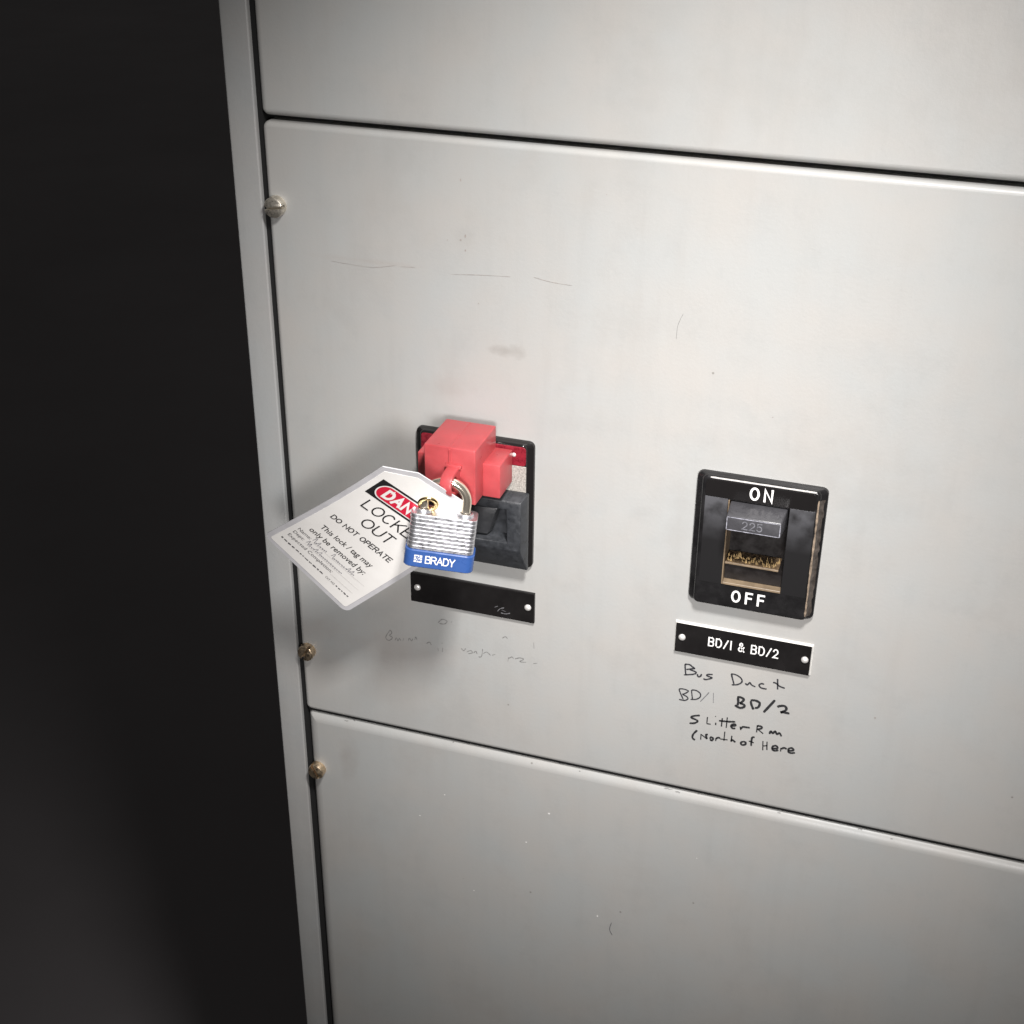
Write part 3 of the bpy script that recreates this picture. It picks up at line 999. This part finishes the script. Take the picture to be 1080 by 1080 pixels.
# ------------------------------------------------------------------ nameplates
def nameplate(x0, x1, z0, z1, core, label):
    t = empty("nameplate", ((x0 + x1) / 2, 0, z0), label=label, cat="nameplate", group="nameplates under the breakers")
    th = 0.0019
    if core:
        pl = link("plate", plate_bm(x0, x1, z0, z1, 0.0004, [(0, 0.0), (0, -0.0006), (0.0003, -0.0008), (0.0007, -th + 0.0002), (0.0008, -th)]), "nameplate_core", t)
        fc = link("black_face", plate_bm(x0 + 0.0009, x1 - 0.0009, z0 + 0.0007, z1 - 0.0009, 0.0003, [(0, -th + 0.0001), (0, -th - 0.0002)]), "nameplate_black", t)
    else:
        fc = link("plate", plate_bm(x0, x1, z0, z1, 0.0004, [(0, 0.0), (0, -th + 0.0005), (0.0002, -th), (0.0007, -th - 0.0002)]), "nameplate_black", t)
    for xx in (x0 + 0.0054, x1 - 0.0046):
        link("rivet", dome_bm((xx, -th - 0.0002, (z0 + z1) / 2 + 0.0005), 0.0024, 0.0013, stem=0.0003), "rivet_metal", t, smooth=50)
    return t, fc, th


_, fc, th = nameplate(0.1156, 0.2071, -0.0850, -0.0608, True, "white-edged black engraved nameplate reading BD/1 & BD/2")
c = at(783.8, 683.2, -th - 0.0003)
link("lettering", stroke_text("BD/1 & BD/2", lambda x, y: Vector((c.x + x, -th - 0.00035, c.z + y)), 0.0468, 0.0073, 0.00092, 0.50), "white_paint", fc, label="white engraved BD/1 & BD/2")
_, fc, th = nameplate(-0.0742, 0.0174, -0.0840, -0.0600, False, "blank black nameplate with two rivets, below the locked breaker")
bm = bmesh.new()
for st in ([(748, 28), (765, 12), (790, 6)], [(770, 38), (800, 45), (828, 40)], [(775, 20), (800, 30)], [(730, 2), (750, -4)]):
    q = [at(400 + x / 6, 640 + y / 6, -th - 0.0003) for x, y in st]
    ribbon(bm, smooth_line([(k.x, k.z) for k in q], 5), 0.0006, lambda x, z: Vector((x, -th - 0.00032, z)), 0.5)
link("scuff", bm, "ink_faded", fc)

# ------------------------------------------------------------------ red breaker lockout
BX0, BX1, BZ0, BZ1 = -0.0428, -0.0086, 0.0277, 0.0658
BYB, BYF = YF - 0.0008, -0.0480
lo = empty("breaker_lockout", (-0.0257, BYB, BZ0), label="red plastic clamp-on lockout box fitted over the left breaker's handle", cat="lockout device")
body = link("body", box_bm(BX0, BX1, BYF, BYB, BZ0, BZ1, 0.0008, 3), "red_plastic", lo, smooth=40)
link("side_lug", box_bm(BX1 - 0.0005, 0.0027, -0.0335, BYB - 0.0003, 0.0272, 0.0507, 0.0007, 3), "red_plastic", lo, smooth=40)
link("side_lug", box_bm(-0.0540, BX0 + 0.0005, -0.0315, BYB - 0.0003, 0.0272, 0.0507, 0.0007, 3), "red_plastic", lo, smooth=40)
link("parting_line", box_bm(-0.0262, -0.0255, BYF + 0.0012, BYB - 0.001, BZ1 - 0.0003, BZ1 + 0.00022, 0.0001, 1), "red_plastic", body)
link("rib", box_bm(-0.0262, -0.0249, BYF - 0.0007, BYF + 0.0005, 0.0545, BZ1 - 0.0012, 0.0003, 2), "red_plastic", body)
# hasp tab: a loop standing out of the front face, hole along X
TX0, TX1 = -0.0266, -0.0188
TY, TZ = -0.0572, 0.0452
bm = bmesh.new()
n = 24
outer, inner = [], []
for i in range(n):
    a = 2 * math.pi * i / n
    cy, cz = math.cos(a), math.sin(a)
    ro = 0.0078
    oy, oz = TY - ro * cy, TZ + ro * cz
    if cy < 0:                                     # towards the box the outline runs straight back into the face
        oz = TZ + (ro + 0.0006) * (1 if cz >= 0 else -1) * min(1, abs(cz) * 1.6)
        oy = BYF + 0.0006 if cy < -0.35 else TY + ro * -cy
    outer.append((oy, oz))
    inner.append((TY - 0.0050 * cy, TZ + 0.0050 * cz))
rings = []
for xx, ins in ((TX0, 1), (TX1, 1)):
    rings.append(([bm.verts.new((xx, y, z)) for y, z in outer], [bm.verts.new((xx, y, z)) for y, z in inner]))
for i in range(n):
    j = (i + 1) % n
    (oa, ia), (ob, ib) = rings
    bm.faces.new((oa[i], oa[j], ia[j], ia[i]))
    bm.faces.new((ob[i], ib[i], ib[j], ob[j]))
    bm.faces.new((oa[i], ob[i], ob[j], oa[j]))
    bm.faces.new((ia[i], ia[j], ib[j], ib[i]))
eds = [e for e in bm.edges if abs(e.verts[0].co.x - e.verts[1].co.x) < 1e-6 and len({v_ in rings[0][0] + rings[1][0] for v_ in e.verts}) == 1]
bmesh.ops.bevel(bm, geom=eds, offset=0.0008, segments=2, profile=0.5, affect='EDGES', clamp_overlap=True)
link("hasp_tab", bm, "red_plastic", lo, smooth=40)
link("tab_collar", box_bm(TX0 - 0.0014, TX1 + 0.0014, BYF - 0.0022, BYF + 0.0004, TZ + 0.0072, TZ + 0.0098, 0.0005, 2), "red_plastic", lo, smooth=40)

# ------------------------------------------------------------------ padlock
LR = (math.radians(-5.8), math.radians(7.2), math.radians(16.0))
LM = Euler(LR).to_matrix()
fc_ = at(465.0, 572.6, -0.0715)
LW, LH, LT = 0.0420, 0.0345, 0.0180
lc = fc_ + LM @ Vector((0, LT / 2, 0))
lk = empty("padlock", lc, LR, label="laminated steel padlock with blue bumper, hanging from the red lockout", cat="padlock")


def slab(bm, w, d, z0, z1, r, bev, n=5):
    """rounded-rectangle slab lying flat, edges broken"""
    loops = []
    for ins, z in ((bev, z0), (0, z0 + bev), (0, z1 - bev), (bev, z1)):
        loops.append([bm.verts.new((x, y, z)) for x, y in rrect(-w / 2 + ins, w / 2 - ins, -d / 2 + ins, d / 2 - ins, r - ins, n)])
    for a, b in zip(loops, loops[1:]):
        k = len(a)
        for i in range(k):
            bm.faces.new((a[i], a[(i + 1) % k], b[(i + 1) % k], b[i]))
    bm.faces.new(loops[0])
    bm.faces.new(loops[-1])


bm = bmesh.new()
NPL = 13
ph = LH / NPL
for i in range(NPL):
    k = random.uniform(-0.00022, 0.00022)
    slab(bm, LW + k, LT + k, -LH / 2 + i * ph + 0.00005, -LH / 2 + (i + 1) * ph - 0.00005, 0.0042, 0.00030)
link("laminated_body", bm, "lock_steel", lk, local=True, smooth=30, kind="stuff")
bm = bmesh.new()
slab(bm, LW - 0.0012, LT - 0.0012, -LH / 2 + 0.001, LH / 2 - 0.0003, 0.0038, 0.0003)
link("core", bm, "lock_core", lk, local=True)
# shackle
SXC, SR, ST = -0.0004, 0.0132, 0.0380
path = [(SXC - SR, 0, LH / 2 - 0.004), (SXC - SR, 0, LH / 2 + 0.002), (SXC - SR, 0, ST - SR)]
for i in range(1, 24):
    a = math.pi * (1 - i / 24)
    path.append((SXC + SR * math.cos(a), 0, ST - SR + SR * math.sin(a)))
path += [(SXC + SR, 0, ST - SR), (SXC + SR, 0, LH / 2 + 0.002), (SXC + SR, 0, LH / 2 - 0.004)]
link("shackle", tube_bm(path, 0.0031, 20), "shackle_chrome", lk, local=True, smooth=60)
for sx in (-1, 1):
    bm = bmesh.new()
    for i, (rr, z) in enumerate(((0.0054, LH / 2 - 0.0004), (0.0054, LH / 2 + 0.0009), (0.0048, LH / 2 + 0.0016), (0.0039, LH / 2 + 0.0017))):
        lp = [bm.verts.new((SXC + sx * SR + rr * math.cos(2 * math.pi * k / 24), rr * math.sin(2 * math.pi * k / 24), z)) for k in range(24)]
        if i:
            for k in range(24):
                bm.faces.new((pv[k], pv[(k + 1) % 24], lp[(k + 1) % 24], lp[k]))
        pv = lp
    link("shackle_collar", bm, "lock_steel", lk, local=True, smooth=40)
# blue bumper
bm = bmesh.new()
BH = 0.0118
bz0 = -LH / 2 - 0.0012
slab(bm, LW + 0.0024, LT + 0.0024, bz0, bz0 + BH, 0.0052, 0.0006, 7)
bump = link("bumper", bm, "blue_vinyl", lk, local=True, smooth=30, label="blue plastic bumper round the bottom of the padlock")
yl = -LT / 2 - 0.0012 - 0.00012
zc = bz0 + BH / 2
link("lettering", stroke_text("BRADY", lambda x, y: Vector((0.0010 + x, yl, zc + 0.0002 + y)), 0.0190, 0.0054, 0.0007, 0.20), "print_white", bump, local=True, label="white brand lettering on the bumper")
# square emblem, white with two blue loops cut into it
bm = bmesh.new()
ex, ez, es = -0.0130, zc + 0.0002, 0.0050


def quad2(bm_, x0, x1, z0, z1, y):
    bm_.faces.new([bm_.verts.new(q) for q in ((x0, y, z0), (x1, y, z0), (x1, y, z1), (x0, y, z1))])


quad2(bm, ex - es / 2, ex + es / 2, ez - es / 2, ez + es / 2, yl)
em = link("emblem", bm, "print_white", bump, local=True, label="white square emblem beside the lettering")
bm = bmesh.new()
f_em = lambda x, y: Vector((ex + x * es / 2, yl - 0.0001, ez + y * es / 2))
for st in ([(-0.95, 0.30), (-0.3, 0.62), (0.10, 0.35), (-0.25, 0.02), (-0.45, 0.30), (-0.1, 0.45)],
           [(0.95, -0.30), (0.3, -0.62), (-0.15, -0.35), (0.25, -0.02), (0.45, -0.30), (0.1, -0.45)],
           [(0.30, 0.98), (0.34, 0.35), (0.95, 0.25)], [(-0.35, -0.98), (-0.4, -0.4), (-0.98, -0.25)]):
    ribbon(bm, smooth_line(st, 5), 0.20, f_em, 0.0)
link("emblem_loops", bm, "blue_vinyl", bump, local=True)
for sx in (-1, 1):
    for sy in (-1, 1):
        bm = dome_bm((0, 0, 0), 0.0026, 0.0013, stem=0.0003)
        bmesh.ops.transform(bm, matrix=Matrix.Translation((sx * 0.0155, sy * 0.0062, bz0 + 0.0001)) @ Matrix.Rotation(math.radians(90), 4, 'X'), verts=bm.verts)
        link("rivet", bm, "rivet_metal", lk, local=True, smooth=50)

# ------------------------------------------------------------------ lockout tag: a bent laminated card
TW, TH = 0.0785, 0.1420
cTL, cTR, cBR, cBL = (at(416.5, 483.6, -0.0835), at(515.5, 546.0, -0.0490), at(364.7, 646.0, -0.0490), at(278.1, 564.3, -0.0610))


def tag_pt(x, y, n_=0.0):
    """x along the lettering, y up the tag (metres), n_ = height above the printed face"""
    u, w = x / TW, y / TH
    P_ = cBL * (1 - u) * (1 - w) + cBR * u * (1 - w) + cTR * u * w + cTL * (1 - u) * w
    du = (cBR - cBL) * (1 - w) + (cTR - cTL) * w
    dv = (cTL - cBL) * (1 - u) + (cTR - cBR) * u
    nn = du.cross(dv).normalized()
    if nn.y > 0:
        nn = -nn
    return P_ + nn * (n_ + 0.0034 * math.sin(math.pi * min(max(w, 0), 1)))


tag_org = tag_pt(TW / 2, 0)
tg = empty("lockout_tag", tag_org, label="white laminated lockout tag reading DANGER LOCKED OUT, hung on the padlock shackle", cat="tag")


def tag_outline(inset, r=0.0055, ch=(0.0190, 0.0120), n=6):
    x0, x1, y0, y1 = inset, TW - inset, inset, TH - inset
    cx, cy = ch[0] - inset * 0.35, ch[1] - inset * 0.35
    r = max(r - inset, 0.0015)
    pts = []
    for a0, (qx, qy) in ((180, (x0 + r, y0 + r)), (270, (x1 - r, y0 + r))):
        for i in range(n + 1):
            a = math.radians(a0 + 90 * i / n)
            pts.append((qx + r * math.cos(a), qy + r * math.sin(a)))
    pts += [(x1, y1 - cy), (x1 - cx, y1), (x0 + cx, y1), (x0, y1 - cy)]
    out = []
    for i, q in enumerate(pts):                   # subdivide long edges so that the card can bend
        q2 = pts[(i + 1) % len(pts)]
        L_ = math.hypot(q2[0] - q[0], q2[1] - q[1])
        k = max(1, int(L_ / 0.009))
        for j in range(k):
            out.append((q[0] + (q2[0] - q[0]) * j / k, q[1] + (q2[1] - q[1]) * j / k))
    return out


def tag_sheet(inset, n0, n1, hole=None):
    """solid sheet between heights n0 (back) and n1 (front), optional round hole (x, y, r)"""
    bm_ = bmesh.new()
    ol = tag_outline(inset)
    hl = [(hole[0] + hole[2] * math.cos(2 * math.pi * i / 20), hole[1] + hole[2] * math.sin(2 * math.pi * i / 20)) for i in range(20)] if hole else []
    rings_ = {}
    for n_ in (n0, n1):
        vo = [bm_.verts.new((x, y, n_)) for x, y in ol]
        vh = [bm_.verts.new((x, y, n_)) for x, y in hl]
        ed = [bm_.edges.new((vo[i], vo[(i + 1) % len(vo)])) for i in range(len(vo))]
        ed += [bm_.edges.new((vh[i], vh[(i + 1) % len(vh)])) for i in range(len(vh))]
        bmesh.ops.triangle_fill(bm_, use_beauty=True, use_dissolve=False, edges=ed)
        rings_[n_] = (vo, vh)
    for k in (0, 1):
        a, b = rings_[n0][k], rings_[n1][k]
        for i in range(len(a)):
            bm_.faces.new((a[i], a[(i + 1) % len(a)], b[(i + 1) % len(a)], b[i]))
    # cut into strips so that it bends
    for k in range(1, 12):
        y = TH * k / 12
        bmesh.ops.bisect_plane(bm_, geom=list(bm_.verts) + list(bm_.edges) + list(bm_.faces), plane_co=(0, y, 0), plane_no=(0, 1, 0))
    for k in range(1, 6):
        x = TW * k / 6
        bmesh.ops.bisect_plane(bm_, geom=list(bm_.verts) + list(bm_.edges) + list(bm_.faces), plane_co=(x, 0, 0), plane_no=(1, 0, 0))
    for v_ in bm_.verts:
        v_.co = tag_pt(v_.co.x, v_.co.y, v_.co.z)
    return bm_


GX, GY = 0.0423, 0.1245
lam = link("laminate", tag_sheet(0.0, -0.0007, 0.0, (GX, GY, 0.0042)), "tag_laminate", tg, smooth=40, label="clear sealed laminate margin of the tag")
card = link("card", tag_sheet(0.0036, -0.00065, 0.00012, (GX, GY, 0.0042)), "tag_card", tg, smooth=40)


def tag_grid(x0, x1, y0, y1, r, n_, m, name, parent):
    """rounded printed field"""
    bm_ = bmesh.new()
    pts = rrect(x0, x1, y0, y1, r, 10)
    out = []
    for i, q in enumerate(pts):
        q2 = pts[(i + 1) % len(pts)]
        k = max(1, int(math.hypot(q2[0] - q[0], q2[1] - q[1]) / 0.005))
        out += [(q[0] + (q2[0] - q[0]) * j / k, q[1] + (q2[1] - q[1]) * j / k) for j in range(k)]
    vs_ = [bm_.verts.new((x, y, 0)) for x, y in out]
    ed = [bm_.edges.new((vs_[i], vs_[(i + 1) % len(vs_)])) for i in range(len(vs_))]
    bmesh.ops.triangle_fill(bm_, use_beauty=True, use_dissolve=False, edges=ed)
    for v_ in bm_.verts:
        v_.co = tag_pt(v_.co.x, v_.co.y, n_)
    return link(name, bm_, m, parent)


hdr = tag_grid(0.0080, 0.0705, 0.1030, 0.1215, 0.0002, 0.00020, "print_black", "header_field", card)
tag_grid(0.0108, 0.0677, 0.1047, 0.1198, 0.0074, 0.00026, "print_white", "header_ring", card)
tag_grid(0.0117, 0.0668, 0.1056, 0.1189, 0.0066, 0.00032, "print_red", "header_oval", card)


def tag_text(s, x, y, w, h, m, bold=0.0, n_=0.00024, spacing=1.0, left=True):
    """text whose left end is at x and whose middle is at y"""
    cx = x + w / 2 if left else x
    bm_ = flat_text(s, lambda a, b: tag_pt(cx + a, y + b, n_), w, h, bold, spacing)
    return link("lettering", bm_, m, card)


def tag_caps(s_, x, y, w, h, m, weight, gap=0.3, n_=0.00024):
    bm_ = stroke_text(s_, lambda a, b: tag_pt(x + w / 2 + a, y + b, n_), w, h, weight, gap)
    return link("lettering", bm_, m, card)


tag_caps("DANGER", 0.0170, 0.1123, 0.0450, 0.0096, "print_white", 0.0021, 0.42, 0.00040)
tag_caps("LOCKED", 0.0150, 0.0945, 0.0490, 0.0098, "print_black", 0.0011, 0.30)
tag_caps("OUT", 0.0258, 0.0800, 0.0255, 0.0098, "print_black", 0.0011, 0.30)
tag_caps("DO NOT OPERATE", 0.0110, 0.0655, 0.0520, 0.0050, "print_black", 0.00075, 0.34)
tag_text("This lock / tag may", 0.0140, 0.0500, 0.0450, 0.0068, "print_black", 0.008)
tag_text("only be removed by:", 0.0118, 0.0404, 0.0490, 0.0068, "print_black", 0.008)
tag_text("Name:", 0.0075, 0.0330, 0.0110, 0.0034, "print_fine")
tag_text("Dept:", 0.0075, 0.0268, 0.0092, 0.0042, "print_fine")
tag_text("Expected Completion:", 0.0075, 0.0206, 0.0400, 0.0044, "print_fine")
tag_text("CAT. NO.", 0.0480, 0.0132, 0.0085, 0.0020, "print_fine")
# ruled lines, tiny print that cannot be read, and the written-in entries
bm = bmesh.new()
tp = lambda x, y: tag_pt(x, y, 0.00024)
for x0_, x1_, yy in ((0.0190, 0.0690, 0.0312), (0.0180, 0.0690, 0.0247), (0.0480, 0.0690, 0.0185)):
    ribbon(bm, [(x0_ + (x1_ - x0_) * i / 8, yy) for i in range(9)], 0.00028, tp, 0.0)
link("ruled_lines", bm, "rule_grey", card)
bm = bmesh.new()
x = 0.0068
ribbon(bm, [(x, 0.0134), (x + 0.0014, 0.0134)], 0.0016, tp, 0.0, False)
x = 0.0092
while x < 0.046:
    w_ = random.uniform(0.0012, 0.0034)
    ribbon(bm, [(x + w_ * i / 4, 0.0132 + random.uniform(-0.0002, 0.0002)) for i in range(5)], 0.0011, tp, 0.45)
    x += w_ + 0.0008
x = 0.0575
while x < 0.069:
    w_ = random.uniform(0.0010, 0.0024)
    ribbon(bm, [(x + w_ * i / 4, 0.0132 + random.uniform(-0.0002, 0.0002)) for i in range(5)], 0.0011, tp, 0.45)
    x += w_ + 0.0008
link("fine_print", bm, "print_fine", card, kind="stuff")
bm = bmesh.new()
for x0_, x1_, yb_, hh in ((0.0200, 0.0330, 0.0318, 0.0030), (0.0365, 0.0580, 0.0318, 0.0028), (0.0190, 0.0520, 0.0254, 0.0026)):
    st = [(x0_, yb_ + 0.001), (x0_ + 0.001, yb_ + hh * 2.0), (x0_ + 0.0022, yb_)]
    x = x0_ + 0.0028
    while x < x1_:
        up_ = hh * random.choice((0.45, 0.5, 0.6, 1.5))
        st += [(x + 0.0003, yb_ + up_), (x + 0.0008, yb_ + up_ * 0.7), (x + 0.0007, yb_ + 0.0001)]
        x += random.uniform(0.0014, 0.0022)
    ribbon(bm, smooth_line(st, 4), 0.00030, tp, 0.2)
link("written_entry", bm, "ballpoint", card, label="cursive ballpoint entry on the name and department lines")
# brass grommet
bm = bmesh.new()
gn = (tag_pt(GX, GY, 1.0) - tag_pt(GX, GY, 0.0)).normalized()
gu = (tag_pt(GX + 0.001, GY) - tag_pt(GX, GY)).normalized()
gv = gn.cross(gu)
gc = tag_pt(GX, GY, 0.0)
loops = []
for k in range(12):                                # rolled rim, then the barrel through the card
    a = 2 * math.pi * k / 12
    rr, hh = 0.0053 + 0.0016 * math.cos(a), -0.0003 + 0.0013 * math.sin(a)
    loops.append([bm.verts.new(gc + (gu * math.cos(2 * math.pi * i / 28) + gv * math.sin(2 * math.pi * i / 28)) * rr + gn * hh) for i in range(28)])
for k in range(12):
    a, b = loops[k], loops[(k + 1) % 12]
    for i in range(28):
        bm.faces.new((a[i], a[(i + 1) % 28], b[(i + 1) % 28], b[i]))
link("grommet", bm, "grommet_brass", tg, smooth=60)
